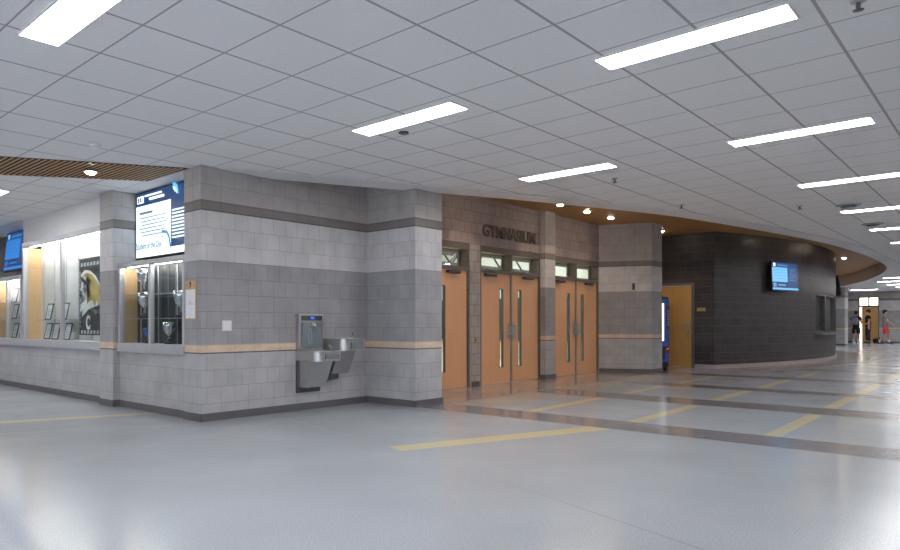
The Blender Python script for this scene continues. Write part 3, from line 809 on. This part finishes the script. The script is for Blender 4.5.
def bowl(nm, x0, x1, zt, zb, par):
    bm = bmesh.new(); rounded(bm, x0, x1, w0, w0 - .47, .12, zb, zt - .02)
    rounded(bm, x0 - .006, x1 + .006, w0, w0 - .478, .125, zt - .02, zt - .002)
    o = obj(nm, bm, 'steel', par)
    md = o.modifiers.new('b', 'BEVEL'); md.width = .008; md.segments = 2; md.limit_method = 'ANGLE'
    bm = bmesh.new(); c = ((x0+x1)/2 - 6.2, -.25)
    lathe(bm, [(.16, .001), (.155, .004), (.11, .003), (.02, .0025)], 24, mat=Matrix.Translation((c[0], c[1], zt - .002)))
    obj('bowl_rim', bm, 'lt_plastic', o)
    bm = bmesh.new(); bx = x1 - .09 - 6.2
    tube(bm, [(bx, -.30, zt), (bx, -.30, zt + .05), (bx - .02, -.30, zt + .065), (bx - .05, -.30, zt + .06)], .011, 8)
    obj('bubbler', bm, 'steel', o)
    bm = bmesh.new(); box(bm, x0 + .10 - 6.2, x1 - .10 - 6.2, -.483, -.468, zb + .03, zt - .05, bev=.003)
    obj('push_bar', bm, 'grey_plastic', o)
    return o
bowl('lower_basin', 5.77, 6.22, .80, .665, F)
bowl('upper_basin', 6.24, 6.68, .955, .79, F)
def skirt(nm, x0, x1, zt, zb, yt, yb):
    bm = bmesh.new()
    vs = [(x0, w0, zt), (x1, w0, zt), (x1, w0 - yt, zt), (x0, w0 - yt, zt), (x0 + .0, w0, zb), (x1 - .02, w0, zb), (x1 - .02, w0 - yb, zb), (x0 + .0, w0 - yb, zb)]
    V = [bm.verts.new((a-6.2, b-6.82, c)) for a, b, c in vs]
    for fi in ((0,1,2,3),(4,5,6,7),(0,1,5,4),(1,2,6,5),(2,3,7,6),(3,0,4,7)): bm.faces.new([V[k] for k in fi])
    bmesh.ops.bevel(bm, geom=bm.edges[:], offset=.006, segments=2, affect='EDGES')
    return obj(nm, bm, 'steel', F)
skirt('lower_housing', 5.80, 6.18, .665, .31, .30, .17)
skirt('upper_housing', 6.27, 6.62, .79, .47, .30, .17)
FB('mounting_plate', [(5.77, 6.19, w0 - .03, w0, .235, .665)], 'steel_dark')
FB('drain_box', [(6.20, 6.45, w0 - .12, w0, .40, .50)], 'steel_dark')

# ------------------------------------------------------------------ small wall items
t = thing('notice_board', 'narrow wooden notice board with white sheet on the corner pier', 'sign', (4.32, 7.03, 1.20))
boxes('backboard', [(-.018, 0, -.125, .105, 0, .47)], 'tanwood', t, .003)
boxes('notice_sheet', [(-.022, -.018, -.115, .095, .02, .365)], 'paper', t)
boxes('print', [(-.0235, -.022, -.08, .06, .19, .195), (-.0235, -.022, -.02, .0, .21, .225)], 'print', t)
bm = bmesh.new(); lathe(bm, [(.012, 0), (.02, .004), (.012, .01), (.004, .012)], 12, mat=Matrix.Translation((-.018, -.01, .44)) @ Matrix.Rotation(rad(-90), 4, 'Y')); box(bm, -.024, -.018, -.018, -.002, .39, .43)
obj('figure_mark', bm, 'bronze', t)
t = thing('wall_plate', 'white double wall plate on the block wall right of the corner', 'switch plate', (4.68, 6.82, 1.13))
boxes('plate', [(-.068, .068, -.008, 0, -.06, .065)], 'white', t, .003)
boxes('rocker', [(-.045, -.012, -.012, -.008, -.035, .04)], 'paper', t, .001); boxes('rocker', [(.012, .045, -.012, -.008, -.035, .04)], 'paper', t, .001)
t = thing('wall_plate', 'small yellowish plate on the narrow block strip between the doors', 'switch plate', (10.33, gy, .86))
boxes('plate', [(-.035, .035, -.008, 0, -.055, .055)], 'gold', t, .002); boxes('socket', [(-.015, .015, -.011, -.008, -.03, .03)], 'bronze', t)
t = thing('door_holder', 'small dark wall fitting high on the block pier beside the doors', 'wall fitting', (15.775, 6.42, 2.02), rad(27))
boxes('plate', [(-.02, 0, -.03, .03, -.08, .08)], 'steel_dark', t, .004); boxes('catch', [(-.06, -.02, -.015, .015, -.03, .03)], 'black', t, .003)

# ------------------------------------------------------------------ drinks machine
V = thing('vending_machine', 'blue drinks machine with tall white lit panel beside the block pier', 'vending machine', (17.35, 6.72, 0))
hw = .465
boxes('cabinet', [(-hw, hw, -.36, .36, .04, 1.83)], 'black', V, .015)
boxes('front_panel', [(-hw + .02, hw - .03, -.385, -.36, .18, 1.78)], 'vend_blue', V, .006)
boxes('lit_display', [(-hw + .06, hw - .42, -.40, -.385, .72, 1.66)], 'vend_light', V, .004)
boxes('selection_panel', [(hw - .22, hw - .05, -.40, -.385, 1.0, 1.6)], 'steel_dark', V, .004)
for k in range(6): boxes('button', [(hw - .19, hw - .08, -.408, -.40, 1.10 + .07*k, 1.15 + .07*k)], 'lt_plastic', V, .002)
boxes('delivery_door', [(-hw + .12, hw - .32, -.40, -.385, .26, .58)], 'black', V, .01)
bm = bmesh.new(); lathe(bm, [(.10, 0), (.10, .006)], 24, mat=Matrix.Translation((hw - .16, -.386, .50)) @ Matrix.Rotation(rad(90), 4, 'X')); obj('emblem', bm, 'red_cloth', V)
bm = bmesh.new(); prism(bm, [(-.07, -.01), (0, .02), (.07, .0), (.07, .03), (0, .05), (-.07, .02)], 0, .004, mat=Matrix.Translation((hw - .16, -.393, .49)) @ Matrix.Rotation(rad(90), 4, 'X')); obj('emblem_wave', bm, 'white', V)
for sx in (-1, 1):
    for sy in (-1, 1): boxes('foot', [(sx*.40 - .03, sx*.40 + .03, sy*.30 - .03, sy*.30 + .03, 0, .045)], 'black', V)

# ------------------------------------------------------------------ lights in the ceilings
LX = 4.58; LY = 3.395; LW = .27; LL = 1.19
def make_light():
    t = thing('ceiling_light', '', 'ceiling light')
    boxes('housing', [(0, .012, 0, LL, -.012, -.001), (LW - .012, LW, 0, LL, -.012, -.001), (.012, LW - .012, 0, .012, -.012, -.001), (.012, LW - .012, LL - .012, LL, -.012, -.001)], 'white', t)
    boxes('diffuser', [(.012, LW - .012, .012, LL - .012, -.010, -.002)], 'lamp', t)
    return t
L0 = make_light(); used = [False]
def place_light(x, y, label):
    if not used[0]: L0.location = (x, y, CEIL); L0['label'] = label; L0['group'] = 'fluorescent panels in the tile ceiling'; used[0] = True
    else: dup(L0, (x, y, CEIL), 0, label, 'fluorescent panels in the tile ceiling')
lab0 = {-1: 'bright ceiling light panel cut by the top left corner of the photo', 0: 'ceiling light panel above the drinking fountain area, left of centre', 1: 'small bright ceiling light panel just before the timber soffit over the doors'}
lab1 = {0: 'largest ceiling light panel, top right of centre', 1: 'long ceiling light panel, second in the row on the right', 2: 'ceiling light panel, third in the row on the right',
        3: 'ceiling light panel, fourth in the row on the right', 4: 'ceiling light panel, fifth in the row on the right', 5: 'sliver of ceiling light, farthest of the row running off the right edge'}
P = 3.048
for m_, l in lab0.items(): place_light(LX + P*m_, LY, l)
for m_, l in lab1.items(): place_light(LX + P*m_, LY - 2.438, l)
offl = 'ceiling light panel outside the photo, placed to light the hall'
for m_ in (-1, -2): place_light(LX + P*m_, LY - 2.438, offl)
place_light(LX - P*2, LY, offl)
for m_ in range(6, 14): place_light(LX + P*m_, LY - 2.438, offl)
for m_ in range(-2, 13, 2): place_light(LX + P*m_, LY - 2.438*2.5, offl)
for k, m_ in enumerate((10, 11, 12, 13)): place_light(LX + P*m_, 2.85 if m_ == 10 else LY, 'distant ceiling light panel in the far hall, %s from the near end' % ('first', 'second', 'third', 'fourth')[k])
place_light(3.0, 10.06, 'ceiling light panel at left edge beyond the slatted strip')
for (x, y) in ((.2, 10.06), (3.0, 14.2), (.2, 14.2), (-1.5, 7.2)): place_light(x, y, offl)
for (x, y) in ((46.5, 5.6), (46.5, 3.1), (46.5, .6), (44, -1)): place_light(x, y, offl)  # far hall panels, some added only to brighten its end wall

def make_down():
    t = thing('downlight', '', 'downlight')
    bm = bmesh.new(); lathe(bm, [(.065, -.001), (.085, -.001), (.085, -.008), (.062, -.008)], 24); obj('trim_ring', bm, 'white', t)
    bm = bmesh.new(); lathe(bm, [(.060, -.004), (.058, -.016), (.045, -.028), (.02, -.034)], 20); obj('lens', bm, 'down', t)
    return t
D0 = make_down(); du = [False]
def place_down(x, y, z, label, power=26, ang=110):
    g = 'round downlights in the soffits'
    if not du[0]: D0.location = (x, y, z); D0['label'] = label; D0['group'] = g; du[0] = True
    else: dup(D0, (x, y, z), 0, label, g)
    ld = bpy.data.lights.new('downlight_beam', 'SPOT'); ld.energy = power; ld.color = (1, .80, .58); ld.spot_size = rad(ang); ld.spot_blend = .6; ld.shadow_soft_size = .05
    lo = bpy.data.objects.new('downlight_beam', ld); COL.objects.link(lo); lo.location = (x, y, z - .06)
for x, y, l, p in ((12.25, 6.42, 'first downlight in the timber soffit above the middle doors', 20), (13.4, 6.42, 'second downlight in the timber soffit above the farthest doors', 20),
                (14.55, 6.42, 'third downlight in the timber soffit before the block pier', 20), (17.6, 6.45, 'downlight in the timber soffit above the drinks machine', 20),
                (9.9, 6.42, 'downlight hidden by the ceiling edge over the nearest doors', 20), (8.5, 6.42, 'downlight hidden by the ceiling edge beside the pier', 16),
                (21.0, 3.95, 'downlight hidden in the soffit before the wall screen', 20), (24.2, 3.72, 'downlight hidden in the soffit before the serving window', 18),
                (29.6, 4.5, 'downlight in the soffit past the round dark wall', 12), (33, 6.0, 'downlight hidden in the soffit behind the round dark wall', 120), (37, 7.5, 'hidden downlight at the far end of the timber soffit', 110)):
    place_down(x, y, SOF, l, p)
place_down(3.5, 7.95, CEIL - .034, 'downlight in the slatted wood strip', 10)

# slatted wood strip in the ceiling
def band(x):   # near and far edges of the strip as functions of x
    n = 9.40 - .46 * (x + .2) + .012 * (x + .2) ** 2
    return n
bm = bmesh.new()
pn = [(-1.2, 9.75), (1.2, 8.72), (2.51, 8.05), (3.33, 7.60), (4.345, 7.06)]; pf = [(-1.2, 10.9), (1.2, 9.85), (2.83, 9.02), (3.62, 8.50), (4.345, 8.06)]
def interp(P_, x):
    for (a, b), (c, d) in zip(P_[:-1], P_[1:]):
        if a <= x <= c: return b + (d - b) * (x - a) / (c - a)
    return P_[-1][1]
x = -1.1; z0 = CEIL - .032
while x < 4.33:
    a, b = interp(pn, x), interp(pf, x)
    if x > 4.25: a = max(a, 7.2)
    box(bm, x, x + .026, a, b, CEIL - .010, CEIL - .0062, 0); x += .060
bx_ = -1.1
while bx_ < 4.30:
    e_ = min(bx_ + .3, 4.335)
    q = [(bx_, interp(pn, bx_)), (e_, interp(pn, e_)), (e_, interp(pf, e_)), (bx_, interp(pf, bx_))]
    prism(bm, q, CEIL - .006, CEIL - .002, 1); bx_ = e_
tag(obj('slatted_ceiling_panel', bm, ['slat', 'slat_shade']), 'cedar slat strip crossing the white tile ceiling at upper left', 'ceiling panel')

# sensors, sprinklers
t = thing('smoke_detector', 'white smoke detector on the tile ceiling near the slatted strip', 'smoke detector', (3.07, 6.86, CEIL))
bm = bmesh.new(); lathe(bm, [(.06, .004), (.06, -.014), (.05, -.02)], 24); obj('base', bm, 'white', t)
bm = bmesh.new(); lathe(bm, [(.04, -.02), (.04, -.042), (.025, -.05)], 20); obj('sensor_head', bm, 'white', t)
def sprinkler(x, y, label, s=1):
    t = thing('sprinkler', label, 'sprinkler', (x, y, CEIL), 0, 'sprinkler heads in the tile ceiling')
    bm = bmesh.new(); lathe(bm, [(.04*s, .004), (.04*s, -.006), (.02*s, -.012)], 18); obj('escutcheon', bm, 'steel', t)
    bm = bmesh.new(); lathe(bm, [(.012, -.01), (.012, -.035), (.006, -.05), (.028*s, -.052), (.028*s, -.056), (.004, -.058)], 14); obj('head', bm, 'steel_dark', t)
sprinkler(4.86, .67, 'sprinkler head at the top right corner of the photo', 1)
sprinkler(8.55, 3.72, 'sprinkler head just right of the small light panel', 1)
sprinkler(11.2, 3.80, 'sprinkler head near the ceiling edge before the dark wall', 1.2)
sprinkler(12.65, 2.50, 'sprinkler head between the ceiling edge and the light row', 1.2)
bm = bmesh.new(); lathe(bm, [(.05, .004), (.05, -.012), (.035, -.016)], 20)
tag(obj('ceiling_sensor', bm, 'steel_dark', loc=(5.01, 4.28, CEIL)), 'small dark round sensor beside the light panel above the fountain', 'sensor')
def diffuser(x, y, label):
    t = thing('air_diffuser', label, 'air vent', (x, y, CEIL), 0, 'round air vents in the tile ceiling')
    bm = bmesh.new(); lathe(bm, [(.17, .004), (.17, -.012), (.15, -.02)], 24); obj('outer_ring', bm, 'lt_plastic', t)
    bm = bmesh.new(); lathe(bm, [(.11, -.02), (.09, -.045), (.02, -.05)], 24); obj('cone', bm, 'grey_plastic', t)
diffuser(13.1, 1.93, 'dark round air vent beside the third light of the row')
diffuser(15.9, 1.98, 'dark round air vent beside the fourth light of the row')

# ------------------------------------------------------------------ people
def skin_mesh(name, chain, mat, parent, sub=1):
    """chain: dict key -> (pos, (rx, ry), parent key)"""
    keys = list(chain); me = bpy.data.meshes.new(name)
    me.from_pydata([chain[k][0] for k in keys], [(keys.index(chain[k][2]), i) for i, k in enumerate(keys) if chain[k][2]], [])
    o = bpy.data.objects.new(name, me); COL.objects.link(o)
    o.modifiers.new('s', 'SKIN'); sd = o.modifiers.new('u', 'SUBSURF'); sd.levels = sub; sd.render_levels = sub
    for i, k in enumerate(keys):
        sv = me.skin_vertices[0].data[i]; sv.radius = chain[k][1]; sv.use_root = (i == 0)
    bpy.context.view_layer.update()
    dg = bpy.context.evaluated_depsgraph_get()
    m2 = bpy.data.meshes.new_from_object(o.evaluated_get(dg)); m2.name = name
    bpy.data.objects.remove(o)
    m2.materials.clear(); m2.materials.append(M[mat])
    for p in m2.polygons: p.use_smooth = True
    q = bpy.data.objects.new(name, m2); COL.objects.link(q); q.parent = parent
    return q
def ball(bm, c, r, mi=0, sc=(1,1,1), seg=12):
    r_ = bmesh.ops.create_uvsphere(bm, u_segments=seg, v_segments=8, radius=r)
    bmesh.ops.scale(bm, vec=sc, verts=r_['verts']); bmesh.ops.translate(bm, vec=c, verts=r_['verts'])
    for v in r_['verts']:
        for f in v.link_faces: f.material_index = mi; f.smooth = True

def person(label, loc, rz, scale, shirt, bottom, shorts, arms, legs, hair='hair', shoes='black', sleeve=.55):
    """faces local +x ; arms: {side: (elbow, wrist)}, legs: {side: (knee, ankle)}"""
    t = thing('person', label, 'person', loc, rz); t.scale = (scale,)*3
    ch = {'pel': ((0, 0, .95), (.085, .11), None), 'sp': ((.0, 0, 1.10), (.07, .095), 'pel'), 'ch': ((.0, 0, 1.30), (.08, .115), 'sp'), 'cl': ((-.01, 0, 1.43), (.07, .10), 'ch'),
          'nk': ((.0, 0, 1.50), (.05, .05), 'cl'), 'h0': ((.015, 0, 1.57), (.068, .06), 'nk'), 'h1': ((.01, 0, 1.65), (.098, .078), 'h0'), 'h2': ((.0, 0, 1.73), (.075, .062), 'h1')}
    sh = {'hem': ((0, 0, .84), (.15, .185), None), 'pel': ((0, 0, .93), (.15, .185), 'hem'), 'sp': ((0, 0, 1.10), (.135, .17), 'pel'), 'ch': ((0, 0, 1.30), (.15, .19), 'sp'), 'cl': ((-.01, 0, 1.43), (.08, .11), 'ch')}
    bt = {'pel': ((0, 0, 1.06), (.11, .14), None), 'p2': ((0, 0, .90), (.135, .165), 'pel')}
    for s, n in ((1, 'l'), (-1, 'r')):
        S = Vector((-.01, s*.19, 1.40)); E_ = Vector(arms[n][0]); W = Vector(arms[n][1])
        ch['s'+n] = (S, (.055, .055), 'cl'); ch['e'+n] = (E_, (.042, .042), 's'+n); ch['w'+n] = (W, (.028, .028), 'e'+n)
        d = (W - E_).normalized(); ch['p'+n] = (W + d*.06, (.022, .038), 'w'+n)
        side = Vector((-d.z, 0, d.x)) if abs(d.y) < .7 else Vector((0, 0, 1)); side = (side - side.dot(d)*d).normalized()
        for k, (o_, ln) in enumerate(((-.028, .055), (-.009, .068), (.010, .064), (.028, .05))):
            b0 = W + d*.085 + side*o_
            ch['f%s%d' % (n, k)] = (b0, (.010, .010), 'p'+n)
            ch['g%s%d' % (n, k)] = (b0 + d*ln*.8 + Vector((0, -s*.02, 0)), (.008, .008), 'f%s%d' % (n, k))
        ch['t'+n] = (W + d*.045 + side*.045, (.011, .011), 'w'+n); ch['u'+n] = (W + d*.085 + side*.06, (.009, .009), 't'+n)
        sh['s'+n] = (S, (.07, .07), 'cl'); sh['e'+n] = (S.lerp(E_, sleeve), (.072, .072), 's'+n)
        Hp = Vector((0, s*.10, .88)); K = Vector(legs[n][0]); A = Vector(legs[n][1])
        ch['hp'+n] = (Hp, (.085, .085), 'pel'); ch['k'+n] = (K, (.055, .055), 'hp'+n); ch['c'+n] = (K.lerp(A, .3), (.056, .052), 'k'+n); ch['a'+n] = (A, (.036, .036), 'c'+n)
        ch['ft'+n] = (A + Vector((.12, 0, -.045)), (.034, .028), 'a'+n)
        bt['h'+n] = (Hp, (.125, .12), 'p2')
        if shorts: bt['k'+n] = (Hp.lerp(K, 1.0), (.115, .11), 'h'+n)
        else: bt['k'+n] = (K, (.095, .095), 'h'+n); bt['a'+n] = (K.lerp(A, .93), (.08, .08), 'k'+n)
    skin_mesh('body', ch, 'skin', t)
    skin_mesh('shirt', sh, shirt, t); skin_mesh('shorts' if shorts else 'trousers', bt, bottom, t)
    bm = bmesh.new(); ball(bm, (-.015, 0, 1.70), .10, sc=(1.05, .88, .98)); ball(bm, (-.05, 0, 1.64), .075, sc=(.8, 1, 1)); obj('hair', bm, hair, t)
    bm = bmesh.new()
    prism(bm, [(.085, -.012), (.125, 0), (.085, .012)], 1.60, 1.635)
    for s in (-1, 1): ball(bm, (0, s*.078, 1.63), .022, sc=(.8, .4, 1.2), seg=8)
    obj('face_features', bm, 'skin', t)
    bm = bmesh.new()
    for s in (-1, 1): ball(bm, (.092, s*.032, 1.648), .009, seg=8)
    obj('eyes', bm, 'black', t)
    bm = bmesh.new(); box(bm, .092, .097, -.022, .022, 1.575, 1.584); obj('mouth', bm, 'red_cloth', t)
    for s, n in ((1, 'l'), (-1, 'r')):
        A = Vector(legs[n][1]); bm = bmesh.new()
        box(bm, A.x - .07, A.x + .19, A.y - .045, A.y + .045, 0, .075, bev=.02)
        box(bm, A.x - .075, A.x + .195, A.y - .048, A.y + .048, 0, .02, bev=.004)
        obj('shoe', bm, shoes, t)
        if shorts:
            bm = bmesh.new(); lathe(bm, [(.045, .06), (.047, .20), (.044, .21)], 12, mat=Matrix.Translation((A.x, A.y, 0))); obj('sock', bm, 'white_cloth', t)
    return t
stand = {'l': ((.01, .11, .49), (-.02, .12, .085)), 'r': ((.01, -.11, .49), (-.02, -.12, .085))}
down = {'l': ((-.03, .26, 1.14), (.06, .27, .90)), 'r': ((-.03, -.26, 1.14), (.06, -.27, .90))}
fwd = {'l': ((-.02, .25, 1.14), (.20, .17, 1.08)), 'r': ((-.02, -.25, 1.14), (.20, -.15, 1.06))}
clasp = {'l': ((-.02, .25, 1.14), (.17, .07, .97)), 'r': ((-.02, -.25, 1.14), (.17, -.05, .98))}
p1 = person('person in black shirt and black shorts with white socks, grey backpack on, back turned', (48.6, 6.82, 0), rad(-12), 1.06, 'black_cloth', 'black_cloth', True, fwd, stand, shoes='white_cloth')
p2 = person('person in black shirt and dark long trousers standing with hands together before the far door', (48.7, 6.28, 0), rad(110), 1.10, 'black_cloth', 'navy_cloth', False, clasp, stand)
walk = {'l': ((.14, .10, .50), (.16, .11, .085)), 'r': ((-.02, -.10, .50), (-.24, -.11, .11))}
p3 = person('person in dark shirt and red shorts walking past the far block wall', (48.3, 5.45, 0), rad(-80), 1.08, 'grey_cloth', 'red_cloth', True, {'l': ((-.12, .25, 1.16), (.02, .27, .95)), 'r': ((.08, -.25, 1.16), (.26, -.22, 1.05))}, walk, shoes='black')
# backpack
bk = thing('backpack', 'grey backpack on the back of the person in black shorts', 'backpack', (48.6, 6.82, 0), rad(-12)); bk.scale = (1.06,)*3
bm = bmesh.new(); box(bm, -.27, -.12, -.15, .15, 1.0, 1.42, bev=.05); obj('bag', bm, 'grey_cloth', bk)
bm = bmesh.new(); box(bm, -.31, -.26, -.11, .11, 1.03, 1.22, bev=.02); obj('pocket', bm, 'grey_cloth', bk)
for s in (-1, 1):
    bm = bmesh.new(); tube(bm, [(-.13, s*.10, 1.40), (-.03, s*.11, 1.50), (.11, s*.11, 1.38), (.12, s*.12, 1.18), (-.12, s*.14, 1.06)], .016, 6); obj('strap', bm, 'black_cloth', bk)
# bag on the floor
bg = thing('duffel_bag', 'black bag on the floor beside the far door', 'bag', (49.5, 5.93, 0))
bm = bmesh.new(); box(bm, -.13, .13, -.22, .22, 0, .26, bev=.06); obj('bag', bm, 'black_cloth', bg)
for s in (-1, 1):
    bm = bmesh.new(); tube(bm, [(s*.06, -.1, .25), (s*.05, -.06, .34), (s*.05, .06, .34), (s*.06, .1, .25)], .012, 6); obj('handle', bm, 'black', bg)

# ------------------------------------------------------------------ gymnasium lights, daylight
def area(name, loc, rotv, sx, sy, e, col):
    l = bpy.data.lights.new(name, 'AREA'); l.shape = 'RECTANGLE'; l.size = sx; l.size_y = sy; l.energy = e; l.color = col
    o = bpy.data.objects.new(name, l); COL.objects.link(o); o.location = loc; o.rotation_euler = rotv; return o
area('gym_lamp', (14, 13, 7.5), (0, 0, 0), 10, 8, 1700, (.95, 1, .98))
area('gym_lamp', (30, 22, 7.5), (0, 0, 0), 14, 12, 2300, (.95, 1, .98))
area('hall_daylight', (X0 + .1, 3, 1.6), (0, rad(-90), 0), 2.6, 12, 160, (.82, .91, 1.0))

w = bpy.data.worlds.new('World'); SC.world = w; w.use_nodes = True
w.node_tree.nodes['Background'].inputs[0].default_value = (.6, .7, .85, 1); w.node_tree.nodes['Background'].inputs[1].default_value = .4

# ------------------------------------------------------------------ camera
cam = bpy.data.cameras.new('Camera'); co = bpy.data.objects.new('Camera', cam); COL.objects.link(co)
cam.sensor_width = 36; cam.lens = 669.7 / 900 * 36
cam.shift_x = (450 - 351.3) / 900; cam.shift_y = (324.25 - 275) / 900
cam.clip_start = .05; cam.clip_end = 200
co.matrix_world = Matrix.Translation((0, 0, EYE)) @ Matrix.Rotation(rad(-45), 4, 'Z') @ Matrix.Rotation(rad(90), 4, 'X') @ Matrix.Rotation(-.0015, 4, 'Z')
SC.camera = co
vs = SC.view_settings
vs.view_transform = 'Standard'; vs.look = 'None'; vs.exposure = .52; vs.gamma = 1; vs.use_curve_mapping = False
